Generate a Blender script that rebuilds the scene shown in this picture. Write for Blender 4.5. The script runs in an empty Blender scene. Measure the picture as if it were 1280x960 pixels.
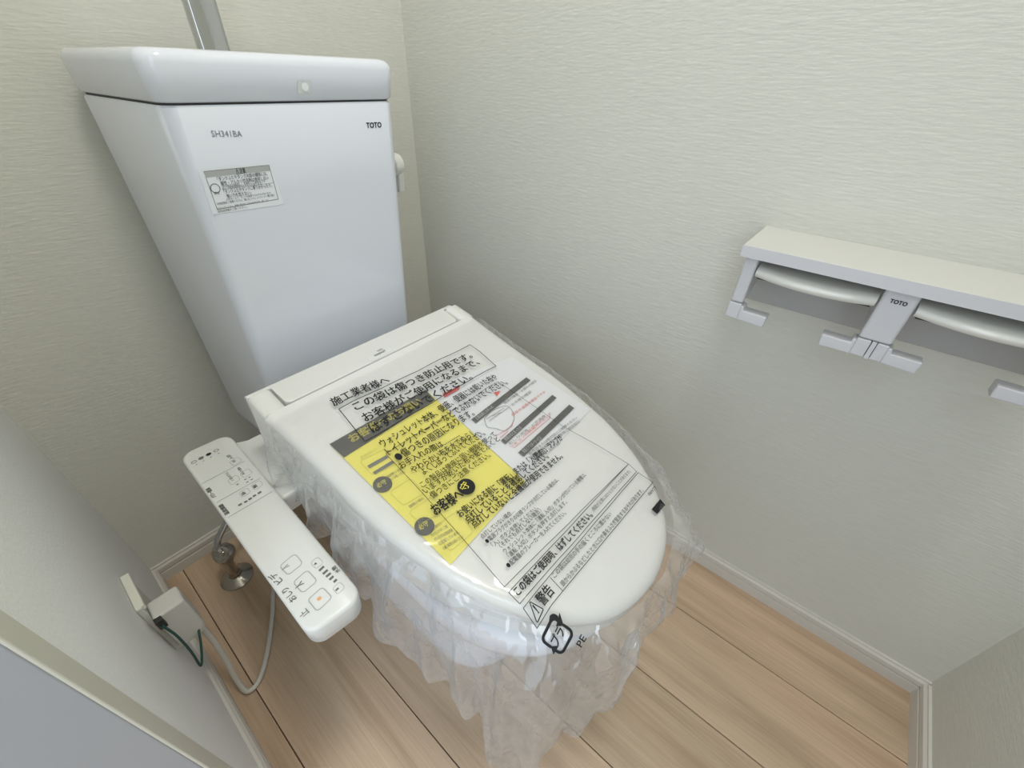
import bpy, bmesh, math, random
from mathutils import Vector, Matrix

# ------------------------------------------------------------------ camera, world, lights
scene = bpy.context.scene
C = scene.collection
FOC = 519.7                      # focal length in pixels of the 1280 x 960 frame
H = 0.873                        # camera height above the floor (metres)
AX = ((0.6347176, -0.4465474, 0.6306576),     # world x, y, z from image right, down, forward
      (-0.7722755, -0.3949831, 0.4975731),
      (0.0269091, -0.8028598, -0.5955603))
cd = bpy.data.cameras.new('camera'); cam = bpy.data.objects.new('camera', cd); C.objects.link(cam)
cd.sensor_width = 36; cd.lens = FOC / 1280 * 36; cd.clip_start = 0.01
cam.matrix_world = Matrix(((AX[0][0], -AX[0][1], -AX[0][2], 0), (AX[1][0], -AX[1][1], -AX[1][2], 0),
                           (AX[2][0], -AX[2][1], -AX[2][2], H), (0, 0, 0, 1)))
scene.camera = cam
w = bpy.data.worlds.new('daylight'); scene.world = w; w.use_nodes = True
w.node_tree.nodes['Background'].inputs[0].default_value = (0.80, 0.90, 1.0, 1)
w.node_tree.nodes['Background'].inputs[1].default_value = 1.15
def area(name, loc, target, size, power, col, sy=None):
    l = bpy.data.lights.new(name, 'AREA'); l.energy = power; l.color = col; l.size = size
    if sy: l.shape = 'RECTANGLE'; l.size_y = sy
    else: l.shape = 'DISK'
    o = bpy.data.objects.new(name, l); C.objects.link(o); o.location = loc
    o.rotation_euler = (Vector(target) - Vector(loc)).to_track_quat('-Z', 'Y').to_euler(); return o
area('ceiling_lamp_light', (0.30, -0.02, 2.36), (0.30, -0.02, 0), 0.34, 9.6, (1.0, 0.965, 0.90))
area('hallway_daylight', (-1.05, -0.62, 1.5), (0.3, 0.3, 0.7), 0.9, 7.0, (0.86, 0.93, 1.0), 1.5)
vs = scene.view_settings
vs.view_transform = 'Standard'; vs.look = 'None'; vs.gamma = 1; vs.exposure = 0.19; vs.use_curve_mapping = False

# ------------------------------------------------------------------ helpers
rnd = random.Random(4)
R = math.radians
def ray(px, py):
    a, b = px - 640, py - 480
    return Vector(tuple(r[0] * a + r[1] * b + r[2] * FOC for r in AX))
def hit(px, py, n, d):
    "point where the sight line through a photo pixel meets the plane n.p = d"
    v = ray(px, py); n = Vector(n); c = Vector((0, 0, H)); return c + v * ((d - n.dot(c)) / n.dot(v))
def interp(x, xs, ys):
    if x <= xs[0]: return ys[0]
    for i in range(1, len(xs)):
        if x <= xs[i]: t = (x - xs[i-1]) / (xs[i] - xs[i-1]); return ys[i-1] + t * (ys[i] - ys[i-1])
    return ys[-1]
def smooth_interp(x, xs, ys):
    if x <= xs[0]: return ys[0]
    if x >= xs[-1]: return ys[-1]
    for i in range(1, len(xs)):
        if x <= xs[i]:
            k = i - 1; h = xs[i] - xs[k]; t = (x - xs[k]) / h
            def m(j):
                a, b = max(0, j - 1), min(len(xs) - 1, j + 1); return (ys[b] - ys[a]) / (xs[b] - xs[a])
            return ((2*t**3-3*t*t+1)*ys[k] + (t**3-2*t*t+t)*h*m(k) + (-2*t**3+3*t*t)*ys[i] + (t**3-t*t)*h*m(i))
def link(name, me, m, parent=None, smooth=False):
    o = bpy.data.objects.new(name, me); C.objects.link(o)
    if m and not me.materials: me.materials.append(m)
    if smooth:
        for p in me.polygons: p.use_smooth = True
    if parent: o.parent = parent
    return o
def mesh(name, v, f, m, parent=None, smooth=False, auto=None):
    me = bpy.data.meshes.new(name); me.from_pydata([tuple(a) for a in v], [], f); me.validate()
    bm = bmesh.new(); bm.from_mesh(me); bmesh.ops.recalc_face_normals(bm, faces=bm.faces[:])
    if auto:
        for e in bm.edges:
            if len(e.link_faces) == 2 and e.calc_face_angle(0) > R(auto): e.smooth = False
        smooth = True
    bm.to_mesh(me); bm.free(); return link(name, me, m, parent, smooth)
def flatmesh(name, v, f, m, parent=None):
    me = bpy.data.meshes.new(name); me.from_pydata([tuple(a) for a in v], [], f); return link(name, me, m, parent)
class MB:
    def __init__(s): s.v = []; s.f = []
    def add(s, v, f): k = len(s.v); s.v += [tuple(a) for a in v]; s.f += [tuple(i + k for i in q) for q in f]; return s
    def box(s, x0, x1, y0, y1, z0, z1):
        v = [(x, y, z) for z in (z0, z1) for y in (y0, y1) for x in (x0, x1)]
        return s.add(v, [(0,2,3,1),(4,5,7,6),(0,1,5,4),(2,6,7,3),(0,4,6,2),(1,3,7,5)])
    def loft(s, rings, cap0=True, cap1=True):
        n = len(rings[0]); v = [p for r in rings for p in r]; f = []
        for k in range(len(rings) - 1):
            for i in range(n): j = (i + 1) % n; f.append((k*n+i, k*n+j, (k+1)*n+j, (k+1)*n+i))
        if cap0: f.append(tuple(range(n))[::-1])
        if cap1: f.append(tuple(range((len(rings)-1)*n, len(rings)*n)))
        return s.add(v, f)
    def build(s, name, m, parent=None, smooth=False, bevel=0, seg=3, auto=None):
        o = mesh(name, s.v, s.f, m, parent, smooth, auto)
        if bevel:
            b = o.modifiers.new('bevel', 'BEVEL'); b.width = bevel; b.segments = seg; b.limit_method = 'ANGLE'; b.angle_limit = R(35)
            for p in o.data.polygons: p.use_smooth = True
            o.modifiers.new('wn', 'WEIGHTED_NORMAL').keep_sharp = True
        return o
def roundpoly(pts, rad, seg=6):
    out = []; n = len(pts)
    if not isinstance(rad, (list, tuple)): rad = [rad] * n
    for i in range(n):
        p = Vector(pts[i]); a = (Vector(pts[i-1]) - p); b = (Vector(pts[(i+1) % n]) - p)
        ang = a.angle(b); r = rad[i]; t = min(r / math.tan(ang / 2), a.length * .49, b.length * .49); r = t * math.tan(ang / 2)
        c = p + (a.normalized() + b.normalized()).normalized() * (r / math.sin(ang / 2))
        s = p + a.normalized() * t - c; e = p + b.normalized() * t - c
        a0 = math.atan2(s.y, s.x); a1 = math.atan2(e.y, e.x); d = (a1 - a0 + math.pi) % (2 * math.pi) - math.pi
        for k in range(seg + 1):
            q = a0 + d * k / seg; out.append((c.x + r * math.cos(q), c.y + r * math.sin(q)))
    return out
def catmull(pts, n=10):
    p = [Vector(a) for a in pts]; p = [p[0]*2-p[1]] + p + [p[-1]*2-p[-2]]; out = []
    for i in range(1, len(p) - 2):
        for k in range(n):
            t = k / n
            out.append(.5*((2*p[i]) + (p[i+1]-p[i-1])*t + (2*p[i-1]-5*p[i]+4*p[i+1]-p[i+2])*t*t + (3*p[i]-p[i-1]-3*p[i+1]+p[i+2])*t**3))
    out.append(p[-2]); return out
def tube(mb, pts, rad, n=10, smooth_path=True):
    P = catmull(pts) if smooth_path else [Vector(a) for a in pts]
    rings = []; up = None
    for i, p in enumerate(P):
        t = (P[min(i+1, len(P)-1)] - P[max(i-1, 0)]).normalized()
        if up is None: up = t.orthogonal().normalized()
        up = (up - t * up.dot(t)).normalized(); s = t.cross(up)
        rr = rad(i / (len(P)-1)) if callable(rad) else rad
        rings.append([p + (up * math.cos(2*math.pi*k/n) + s * math.sin(2*math.pi*k/n)) * rr for k in range(n)])
    return mb.loft(rings)
def lathe(mb, prof, base, axis=(0,0,1), n=28):
    ax = Vector(axis).normalized(); u = ax.orthogonal().normalized(); v = ax.cross(u); b = Vector(base)
    return mb.loft([[b + ax * h + (u * math.cos(2*math.pi*k/n) + v * math.sin(2*math.pi*k/n)) * max(r, 1e-4) for k in range(n)] for r, h in prof])
def empty(name, loc=(0, 0, 0)):
    o = bpy.data.objects.new(name, None); C.objects.link(o); o.location = loc; o.empty_display_size = .05; return o
def tag(o, label, cat, group=None):
    o['label'] = label; o['category'] = cat
    if group: o['group'] = group
    return o
def struct(o): o['kind'] = 'structure'; return o

# ------------------------------------------------------------------ materials
def mat(name, col, rough=.5, metal=0, spec=.5, coat=0, bump=None):
    m = bpy.data.materials.new(name); m.use_nodes = True; b = m.node_tree.nodes['Principled BSDF']
    b.inputs['Base Color'].default_value = (*col, 1); b.inputs['Roughness'].default_value = rough
    b.inputs['Metallic'].default_value = metal; b.inputs['Specular IOR Level'].default_value = spec
    b.inputs['Coat Weight'].default_value = coat; b.inputs['Coat Roughness'].default_value = .05
    return m
def nodes(m): return m.node_tree.nodes, m.node_tree.links, m.node_tree.nodes['Principled BSDF']
def wallpaper(name, col, scale, strength, dist=.0016):
    m = mat(name, col, .75, spec=.3); N, L, b = nodes(m)
    tc = N.new('ShaderNodeTexCoord'); mp = N.new('ShaderNodeMapping'); mp.inputs['Scale'].default_value = scale
    L.new(tc.outputs['Object'], mp.inputs[0])
    n1 = N.new('ShaderNodeTexNoise'); n1.inputs['Scale'].default_value = 1; n1.inputs['Detail'].default_value = 3; n1.inputs['Roughness'].default_value = .6
    L.new(mp.outputs[0], n1.inputs['Vector'])
    bp = N.new('ShaderNodeBump'); bp.inputs['Strength'].default_value = strength; bp.inputs['Distance'].default_value = dist
    L.new(n1.outputs['Fac'], bp.inputs['Height']); L.new(bp.outputs[0], b.inputs['Normal'])
    rp = N.new('ShaderNodeValToRGB'); rp.color_ramp.elements[0].position = .25; rp.color_ramp.elements[1].position = .75
    rp.color_ramp.elements[0].color = (*[c * .965 for c in col], 1); rp.color_ramp.elements[1].color = (*[min(1, c * 1.03) for c in col], 1)
    L.new(n1.outputs['Fac'], rp.inputs[0]); L.new(rp.outputs[0], b.inputs['Base Color'])
    return m
def wood(name):
    m = mat(name, (.4, .3, .2), .42, spec=.35); N, L, b = nodes(m)
    tc = N.new('ShaderNodeTexCoord'); oi = N.new('ShaderNodeObjectInfo')
    off = N.new('ShaderNodeVectorMath'); off.operation = 'SCALE'; off.inputs[0].default_value = (3.1, 7.7, 1.3)
    L.new(oi.outputs['Random'], off.inputs['Scale'])
    ad = N.new('ShaderNodeVectorMath'); ad.operation = 'ADD'; L.new(tc.outputs['Object'], ad.inputs[0]); L.new(off.outputs[0], ad.inputs[1])
    def noise(sc, det, s=1.0, dis=0):
        mp = N.new('ShaderNodeMapping'); mp.inputs['Scale'].default_value = sc; L.new(ad.outputs[0], mp.inputs[0])
        n = N.new('ShaderNodeTexNoise'); n.inputs['Scale'].default_value = s; n.inputs['Detail'].default_value = det; n.inputs['Distortion'].default_value = dis
        L.new(mp.outputs[0], n.inputs['Vector']); return n
    a = noise((26, 2.2, 1), 5, 1, .6); f = noise((330, 9, 1), 3); t = noise((5, 1.4, 1), 2, 1, .4)
    r1 = N.new('ShaderNodeValToRGB'); e = r1.color_ramp.elements
    e[0].position = .28; e[0].color = (.47, .34, .232, 1); e[1].position = .72; e[1].color = (.69, .53, .39, 1)
    L.new(a.outputs['Fac'], r1.inputs[0])
    r2 = N.new('ShaderNodeValToRGB'); e = r2.color_ramp.elements
    e[0].position = .33; e[0].color = (.80, .77, .74, 1); e[1].position = .6; e[1].color = (1, 1, 1, 1); L.new(f.outputs['Fac'], r2.inputs[0])
    mx = N.new('ShaderNodeMix'); mx.data_type = 'RGBA'; mx.blend_type = 'MULTIPLY'; mx.inputs['Factor'].default_value = .55
    L.new(r1.outputs[0], mx.inputs[6]); L.new(r2.outputs[0], mx.inputs[7])
    r3 = N.new('ShaderNodeValToRGB'); e = r3.color_ramp.elements
    e[0].position = .3; e[0].color = (.86, .87, .84, 1); e[1].position = .7; e[1].color = (1.06, 1.02, 1, 1); L.new(t.outputs['Fac'], r3.inputs[0])
    m2 = N.new('ShaderNodeMix'); m2.data_type = 'RGBA'; m2.blend_type = 'MULTIPLY'; m2.inputs['Factor'].default_value = 1
    L.new(mx.outputs[2], m2.inputs[6]); L.new(r3.outputs[0], m2.inputs[7]); L.new(m2.outputs[2], b.inputs['Base Color'])
    bp = N.new('ShaderNodeBump'); bp.inputs['Strength'].default_value = .12; bp.inputs['Distance'].default_value = .0006
    L.new(f.outputs['Fac'], bp.inputs['Height']); L.new(bp.outputs[0], b.inputs['Normal'])
    return m
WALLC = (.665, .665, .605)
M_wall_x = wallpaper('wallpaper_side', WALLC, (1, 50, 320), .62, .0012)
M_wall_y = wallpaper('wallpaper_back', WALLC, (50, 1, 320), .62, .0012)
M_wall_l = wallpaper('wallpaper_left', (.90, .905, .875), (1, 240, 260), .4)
M_ceil = mat('ceiling_paint', (.82, .82, .79), .8)
M_wood = wood('pale_oak')
M_sub = mat('joint_dark', (.10, .07, .05), .8)
M_base = mat('white_baseboard', (.66, .635, .58), .4, spec=.35)
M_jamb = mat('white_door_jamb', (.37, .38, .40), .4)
M_casing = mat('cream_casing', (.68, .67, .58), .45)
M_cer = mat('ceramic', (.72, .75, .82), .12, spec=.5, coat=.3)
M_pl = mat('white_plastic', (.72, .725, .70), .28, spec=.45)
M_pl2 = mat('lid_plastic', (.74, .74, .715), .22, spec=.45)
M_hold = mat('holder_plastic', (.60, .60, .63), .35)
M_board = mat('shelf_board', (.60, .60, .57), .35)
M_hplate = mat('holder_back_plate', (.42, .42, .42), .25)  # white plate; the shade below the shelf is put into its grey
M_gloss = mat('gloss_white', (.74, .74, .70), .12, coat=.4)
M_chrome = mat('chrome', (.56, .57, .58), .08, metal=1)
M_nickel = mat('nickel', (.50, .47, .42), .18, metal=1)
M_dark = mat('gap_dark', (.03, .03, .03), .6)
M_ink = mat('black_ink', (.018, .018, .02), .6, spec=.2)
M_grey = mat('grey_ink', (.16, .16, .15), .7, spec=.2)
M_pale = mat('pale_grey_ink', (.42, .43, .43), .7, spec=.2)
M_faint = mat('faint_ink', (.50, .51, .55), .5, spec=.3)
M_yel = mat('yellow_paper', (.80, .72, .13), .6, spec=.2)
M_hdr = mat('charcoal_print', (.075, .072, .065), .6, spec=.2)
M_paper = mat('white_paper', (.74, .75, .77), .6, spec=.2)
M_red = mat('red_ink', (.70, .10, .09), .6, spec=.2)
M_gold = mat('yellow_ink', (.62, .55, .10), .6, spec=.2)
M_stick = mat('sticker_white', (.78, .81, .85), .4)
M_grn = mat('green_wire', (.012, .075, .06), .45)
M_cord = mat('white_cord', (.60, .58, .52), .45)
M_plug = mat('plug_plastic', (.66, .66, .62), .4)
M_orange = mat('orange_mark', (.8, .42, .2), .5)
def bag_material(name, haze, haze_max, bump, gloss, scale):
    m = bpy.data.materials.new(name); m.use_nodes = True; N, L = m.node_tree.nodes, m.node_tree.links
    b = N['Principled BSDF']; out = N['Material Output']
    b.inputs['Base Color'].default_value = (.86, .87, .88, 1); b.inputs['Roughness'].default_value = .16
    tr = N.new('ShaderNodeBsdfTransparent'); tr.inputs[0].default_value = (.97, .97, .97, 1)
    tl = N.new('ShaderNodeBsdfTranslucent'); tl.inputs[0].default_value = (.86, .87, .88, 1)
    tc = N.new('ShaderNodeTexCoord'); mp = N.new('ShaderNodeMapping'); mp.inputs['Scale'].default_value = scale; L.new(tc.outputs['Object'], mp.inputs[0])
    n = N.new('ShaderNodeTexNoise'); n.inputs['Scale'].default_value = 1; n.inputs['Detail'].default_value = 2; n.inputs['Distortion'].default_value = .5
    L.new(mp.outputs[0], n.inputs['Vector'])
    wv = N.new('ShaderNodeVectorMath'); wv.operation = 'SCALE'; wv.inputs['Scale'].default_value = 1.1; L.new(n.outputs['Color'], wv.inputs[0])
    wa = N.new('ShaderNodeVectorMath'); wa.operation = 'ADD'; L.new(mp.outputs[0], wa.inputs[0]); L.new(wv.outputs[0], wa.inputs[1])
    vo = N.new('ShaderNodeTexVoronoi'); vo.inputs['Scale'].default_value = 1.0; L.new(wa.outputs[0], vo.inputs['Vector'])
    bp = N.new('ShaderNodeBump'); bp.inputs['Strength'].default_value = bump; bp.inputs['Distance'].default_value = .012; L.new(vo.outputs['Distance'], bp.inputs['Height'])
    L.new(bp.outputs[0], b.inputs['Normal'])
    s1 = N.new('ShaderNodeMixShader'); s1.inputs[0].default_value = .45; L.new(b.outputs[0], s1.inputs[1]); L.new(tl.outputs[0], s1.inputs[2])
    lw = N.new('ShaderNodeLayerWeight'); lw.inputs[0].default_value = .3; L.new(bp.outputs[0], lw.inputs[1])
    mr = N.new('ShaderNodeMapRange'); mr.inputs[1].default_value = .35; mr.inputs[2].default_value = 1; mr.inputs[3].default_value = haze; mr.inputs[4].default_value = haze_max
    L.new(lw.outputs['Facing'], mr.inputs[0])
    s2 = N.new('ShaderNodeMixShader'); L.new(mr.outputs[0], s2.inputs[0]); L.new(tr.outputs[0], s2.inputs[1]); L.new(s1.outputs[0], s2.inputs[2])
    # the film's own faint mirror
    gl = N.new('ShaderNodeBsdfGlossy'); gl.inputs['Roughness'].default_value = .10; L.new(bp.outputs[0], gl.inputs['Normal'])
    s3 = N.new('ShaderNodeMixShader'); s3.inputs[0].default_value = gloss
    L.new(s2.outputs[0], s3.inputs[1]); L.new(gl.outputs[0], s3.inputs[2])
    L.new(s3.outputs[0], out.inputs['Surface']); return m
M_bag = bag_material('clear_polythene', .09, .55, .18, .05, (26, 26, 10))
M_hem = bag_material('crumpled_polythene', .30, .82, .8, .15, (30, 30, 13))

# ------------------------------------------------------------------ the room
XL, XR, YB, YF, ZC = -.102, .686, .841, -.408, 2.40
DJ0, DJ1 = .283, -.36           # the doorway in the left wall
fl = struct(MB().box(XL - .02, XR + .02, YF - .02, YB + .02, -.03, -.0085).build('floor', M_sub))
xs = [XL - .004, -.064, .090, .2445, .399, .553, XR + .004]
for a, b in zip(xs, xs[1:]):
    MB().box(a + .0006, b - .0006, YF - .004, YB + .004, -.0085, 0).build('plank', M_wood, fl, bevel=.0009, seg=1)
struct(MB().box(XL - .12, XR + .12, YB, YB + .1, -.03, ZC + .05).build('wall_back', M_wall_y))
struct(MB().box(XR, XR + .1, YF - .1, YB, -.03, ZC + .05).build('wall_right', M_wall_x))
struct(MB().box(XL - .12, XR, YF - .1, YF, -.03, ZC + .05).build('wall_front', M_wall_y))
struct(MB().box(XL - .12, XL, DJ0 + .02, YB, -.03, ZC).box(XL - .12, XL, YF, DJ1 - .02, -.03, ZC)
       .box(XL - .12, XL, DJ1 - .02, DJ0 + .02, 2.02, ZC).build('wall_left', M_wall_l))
struct(MB().box(XL - .12, XR, YF, YB, ZC, ZC + .05).build('ceiling', M_ceil))
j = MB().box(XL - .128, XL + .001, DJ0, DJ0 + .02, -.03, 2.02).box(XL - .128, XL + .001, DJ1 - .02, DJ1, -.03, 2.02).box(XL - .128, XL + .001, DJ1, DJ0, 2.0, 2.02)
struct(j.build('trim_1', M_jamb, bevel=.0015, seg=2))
j = MB().box(XL, XL + .003, DJ0 + .0005, DJ0 + .029, 0, 2.045).box(XL, XL + .003, DJ1 - .029, DJ1, 0, 2.045).box(XL, XL + .003, DJ1, DJ0, 2.0205, 2.045)
struct(j.build('trim_2', M_casing, bevel=.001, seg=2))
struct(MB().box(XL - .9, XL - .02, -1.2, .9, -.05, -.01).build('floor_hallway', M_wood))
bp_prof = [(0, 0), (.0075, 0), (.0075, .024), (.0045, .0255), (.0045, .028), (.0075, .0295), (.0075, .040), (.004, .044), (.0040, .047), (0, .048)]
def baseboard(name, p0, p1, inward):
    d = (Vector(p1) - Vector(p0)).normalized(); iw = Vector(inward); mb = MB()
    mb.loft([[Vector(p0) + iw * a + Vector((0, 0, z)) for a, z in bp_prof], [Vector(p1) + iw * a + Vector((0, 0, z)) for a, z in bp_prof]])
    return struct(mb.build(name, M_base))
baseboard('baseboard_back', (XL, YB, 0), (XR, YB, 0), (0, -1, 0))
baseboard('baseboard_right', (XR, YF, 0), (XR, YB - .0075, 0), (-1, 0, 0))
baseboard('baseboard_left', (XL, DJ0 + .03, 0), (XL, YB - .0075, 0), (1, 0, 0))
baseboard('baseboard_front', (XL, YF, 0), (XR - .0075, YF, 0), (0, 1, 0))
t = tag(empty('ceiling_light', (.30, -.02, ZC)), 'round white ceiling downlight above the toilet', 'light')
mb = MB(); lathe(mb, [(.172, 0), (.172, -.012), (.160, -.022), (.158, -.012), (.158, -.004)], (0, 0, 0)); mb.build('housing_ring', M_pl, t, auto=40)

# ------------------------------------------------------------------ lettering
def glyphs(body, bold=0.0):
    cu = bpy.data.curves.new('t', 'FONT'); cu.body = body; cu.size = 1; cu.resolution_u = 2
    o = bpy.data.objects.new('t', cu); C.objects.link(o)
    me = bpy.data.meshes.new_from_object(o.evaluated_get(bpy.context.evaluated_depsgraph_get()))
    v = [tuple(a.co) for a in me.vertices]; f = [tuple(p.vertices) for p in me.polygons]
    bpy.data.objects.remove(o); bpy.data.curves.remove(cu); bpy.data.meshes.remove(me)
    if bold > 0:                   # heavier strokes: the glyph outlines again, nudged sideways and up
        n = len(v); f0 = f; base = v; v = []; f = []
        for k, (dx, dy) in enumerate(((-1, -.7), (1, -.7), (-1, .7), (1, .7))):
            v += [(a[0] + dx * bold, a[1] + dy * bold, 0) for a in base]; f += [tuple(i + k * n for i in q) for q in f0]
    x0 = min(a[0] for a in v); x1 = max(a[0] for a in v)
    return [((a[0] - x0) / (x1 - x0), a[1]) for a in v], f
def text3(name, body, p0, p1, up, h, m, parent, bold=0.0, lift=.0004, surf=None):
    "lettering from p0 to p1 along the baseline; h = height of an em; up = rough up direction"
    v, f = glyphs(body, bold); p0, p1 = Vector(p0), Vector(p1); e1 = p1 - p0
    e2 = Vector(up); e2 = (e2 - e1 * (e2.dot(e1) / e1.length_squared)).normalized() * h; n = e1.cross(e2).normalized()
    q = [p0 + e1 * a + e2 * b for a, b in v]
    q = [surf(a.x, a.y, lift) for a in q] if surf else [a + n * lift for a in q]
    return flatmesh(name, q, f, m, parent)
def strip3(name, polys, m, parent):
    mb = MB()
    for p in polys: mb.add(p, [tuple(range(len(p)))])
    return flatmesh(name, mb.v, mb.f, m, parent)
def ring2(outer, w):
    "flat outline (list of quads) of a closed 2-D polygon drawn w wide"
    n = len(outer); cx = sum(p[0] for p in outer) / n; cy = sum(p[1] for p in outer) / n; ins = []
    for i in range(n):
        a, p, b = Vector(outer[i-1]), Vector(outer[i]), Vector(outer[(i+1) % n])
        d = ((p - a).normalized() + (b - p).normalized()).normalized(); nn = Vector((-d.y, d.x))
        if nn.dot(Vector((cx, cy)) - p) < 0: nn = -nn
        ins.append(p + nn * w)
    return [[outer[i], outer[(i+1) % n], ins[(i+1) % n], ins[i]] for i in range(n)]

# ------------------------------------------------------------------ toilet
CX = .294
Z0, SL = .435, .20                                     # lid top plane z = Z0 + SL*y
YS = [.2, .25, .3, .35, .4, .45, .5, .6]; HWS = [.165, .173, .177, .178, .18, .183, .186, .188]
PHS = [R(a) for a in (0, 14.8, 25, 35, 52, 71.7, 90)]; RRS = [.179, .178, .176, .171, .163, .160, .165]
def hw(y): return smooth_interp(y, YS, HWS)
def rad(ph): return smooth_interp(abs(ph), PHS, RRS)
def lid_plane(x, y): return Z0 + SL * y
def contour(yrear, nside=16, nfront=44):
    "from left rear round the front to right rear: (point, outward normal, spine point)"
    out = []
    for i in range(nside): y = yrear + (.2 - yrear) * i / nside; out.append((Vector((CX - hw(y), y)), Vector((-1, 0)), Vector((CX, y))))
    for i in range(nfront + 1):
        ph = -math.pi/2 + math.pi * i / nfront; d = Vector((math.sin(ph), -math.cos(ph))); out.append((Vector((CX, .2)) + d * rad(ph), d, Vector((CX, .2))))
    for i in range(1, nside + 1): y = .2 + (yrear - .2) * i / nside; out.append((Vector((CX + hw(y), y)), Vector((1, 0)), Vector((CX, y))))
    return out
toilet = tag(empty('toilet', (CX, .45, 0)), 'white ceramic close-coupled toilet with tapered cistern and electronic bidet seat', 'toilet')
def T(o):
    "parent to the toilet without moving"
    o.parent = toilet; o.matrix_parent_inverse = Matrix.Translation((-CX, -.45, 0)); return o

# --- lid of the seat
YH = .472
ct = contour(YH); n = len(ct); FR = .012
v = []; f = []
levels = []      # (inset towards spine in metres, drop) over the top, then the flank
for d in (.08, .045, .02, .012, .008, .005, .0025, .0008, 0):
    levels.append((d, FR - math.sqrt(max(0, FR*FR - max(0, FR - d) ** 2))))
v += [(s.x, s.y, lid_plane(s.x, s.y)) for p, nn, s in ct]
for d, drop in levels:
    for p, nn, s in ct: q = p - nn * d; v.append((q.x, q.y, lid_plane(q.x, q.y) - drop))
for zb, ins in ((.62, .001), (.30, .003), (0, .006)):
    for p, nn, s in ct: q = p - nn * ins; top = lid_plane(q.x, q.y) - FR; zbot = .424; v.append((q.x, q.y, zbot + (top - zbot) * zb))
k = len(v) // n
for a in range(k - 1):
    for i in range(n - 1): f.append((a*n+i, a*n+i+1, (a+1)*n+i+1, (a+1)*n+i))
f.append(tuple([(k - 1 - a) * n for a in range(k)] + [a * n + n - 1 for a in range(1, k)]))
mb = MB().add(v, f)
for sgn in (-1, 1):             # the two ears that reach back beside the hinge cover
    xa, xb = CX + sgn * .1555, CX + sgn * (hw(.5) - .002)
    pl = [(min(xa, xb), YH), (max(xa, xb), YH), (max(xa, xb), .511), (min(xa, xb), .511)]
    mb.loft([[(x, y, lid_plane(x, y) - .11) for x, y in pl], [(x, y, lid_plane(x, y) - .004) for x, y in pl],
             [(x + (.004 if x == pl[0][0] else -.004), y, lid_plane(x, y)) for x, y in pl]])
lid = T(mb.build('lid', M_pl2, auto=50))
# hinge cover / body behind the lid
def plan_solid(pl, ztop, zbot, m, name, bevel, seg=3):
    return MB().loft([[(x, y, zbot) for x, y in pl], [(x, y, ztop(x, y)) for x, y in pl]]).build(name, m, bevel=bevel, seg=seg)
tp = roundpoly([(CX - .184, .5135), (CX - .1535, .5135), (CX - .1525, .4760), (CX + .1525, .4760), (CX + .1535, .5135), (CX + .174, .5135), (CX + .174, .527), (CX - .184, .527)],
               [.002, .003, .008, .008, .003, .002, .008, .008], 4)
body = T(plan_solid(tp, lambda x, y: Z0 + SL * min(y, .512) - .0008 - max(0, y - .520) * .9, .41, M_pl2, 'hinge_cover', .0022))
def scaled(ctr, k, z): return [((p.x - CX) * k + CX, (p.y - .3) * k + .3, z) for p, _, _ in ctr]
ct2 = contour(.52)
T(MB().loft([scaled(ct2, .955, .402), scaled(ct2, .985, .404), scaled(ct2, .99, .412), scaled(ct2, .985, .4235), scaled(ct2, .95, .4245)]).build('seat_ring', M_pl, auto=40))
tb = MB().loft([[(CX + sx * .178, y, z) for sx, y in ((-1, .40), (1, .40), (1, .532), (-1, .532))] for z in (.403, .46)])
T(tb.build('seat_body', M_pl, bevel=.006))
# badge on the hinge cover
def cover_pt(px, py): return hit(px, py, (0, -SL, 1), Z0 - .0006)
bd = roundpoly([cover_pt(*q).xy for q in ((459, 447), (487, 433), (491, 438), (463, 453))], .004, 5)
bo = flatmesh('badge', [(x, y, lid_plane(x, y) - .0005) for x, y in bd], [tuple(range(len(bd)))], M_pl, body); bo.matrix_parent_inverse = Matrix()
bsurf = lambda x, y, l: Vector((x, y, lid_plane(x, y) - .0009 + l))
def child(o, p):                 # keep world placement under a part whose own frame is the world shifted by its toilet
    o.parent = p; o.matrix_parent_inverse = Matrix.Identity(4); return o
child(text3('badge_lettering', 'TOTO', cover_pt(472, 440), cover_pt(479, 437), (0, 1, 0), .0045, M_grey, None, .01, .0007, bsurf), body)
child(text3('badge_lettering', 'WASHLET', cover_pt(469, 446), cover_pt(483, 439), (0, 1, 0), .0055, M_grey, None, .02, .0007, bsurf), body)

# --- bowl
def egg(hwid, yf, yb, z, n=40, p=2.3):
    out = []; yc = yf + hwid * 1.05
    for i in range(n):
        a = 2 * math.pi * i / n; c, s = math.cos(a), math.sin(a)
        x = CX + hwid * math.copysign(abs(c) ** (2 / p), c); yy = (yb - yc) if s > 0 else (yc - yf)
        out.append((x, yc + yy * math.copysign(abs(s) ** (2 / (p + (1.6 if s > 0 else 0))), s), z))
    return out
mb = MB().loft([egg(.112, .19, .74, 0), egg(.112, .19, .74, .03), egg(.104, .205, .73, .06), egg(.104, .20, .72, .14), egg(.118, .155, .72, .21), egg(.142, .095, .74, .29), egg(.164, .055, .78, .345), egg(.172, .040, .82, .372), egg(.173, .038, .825, .395), egg(.168, .045, .82, .402)])
rr = [[(x, y, z) for x, y in roundpoly([(CX - a, .56), (CX + a, .56), (CX + a, .828), (CX - a, .828)], .03, 5)] for a, z in ((.10, 0.0), (.10, .20), (.125, .27), (.14, .314))]
mb.loft(rr); T(mb.build('bowl', M_cer, smooth=True, auto=50))

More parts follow.
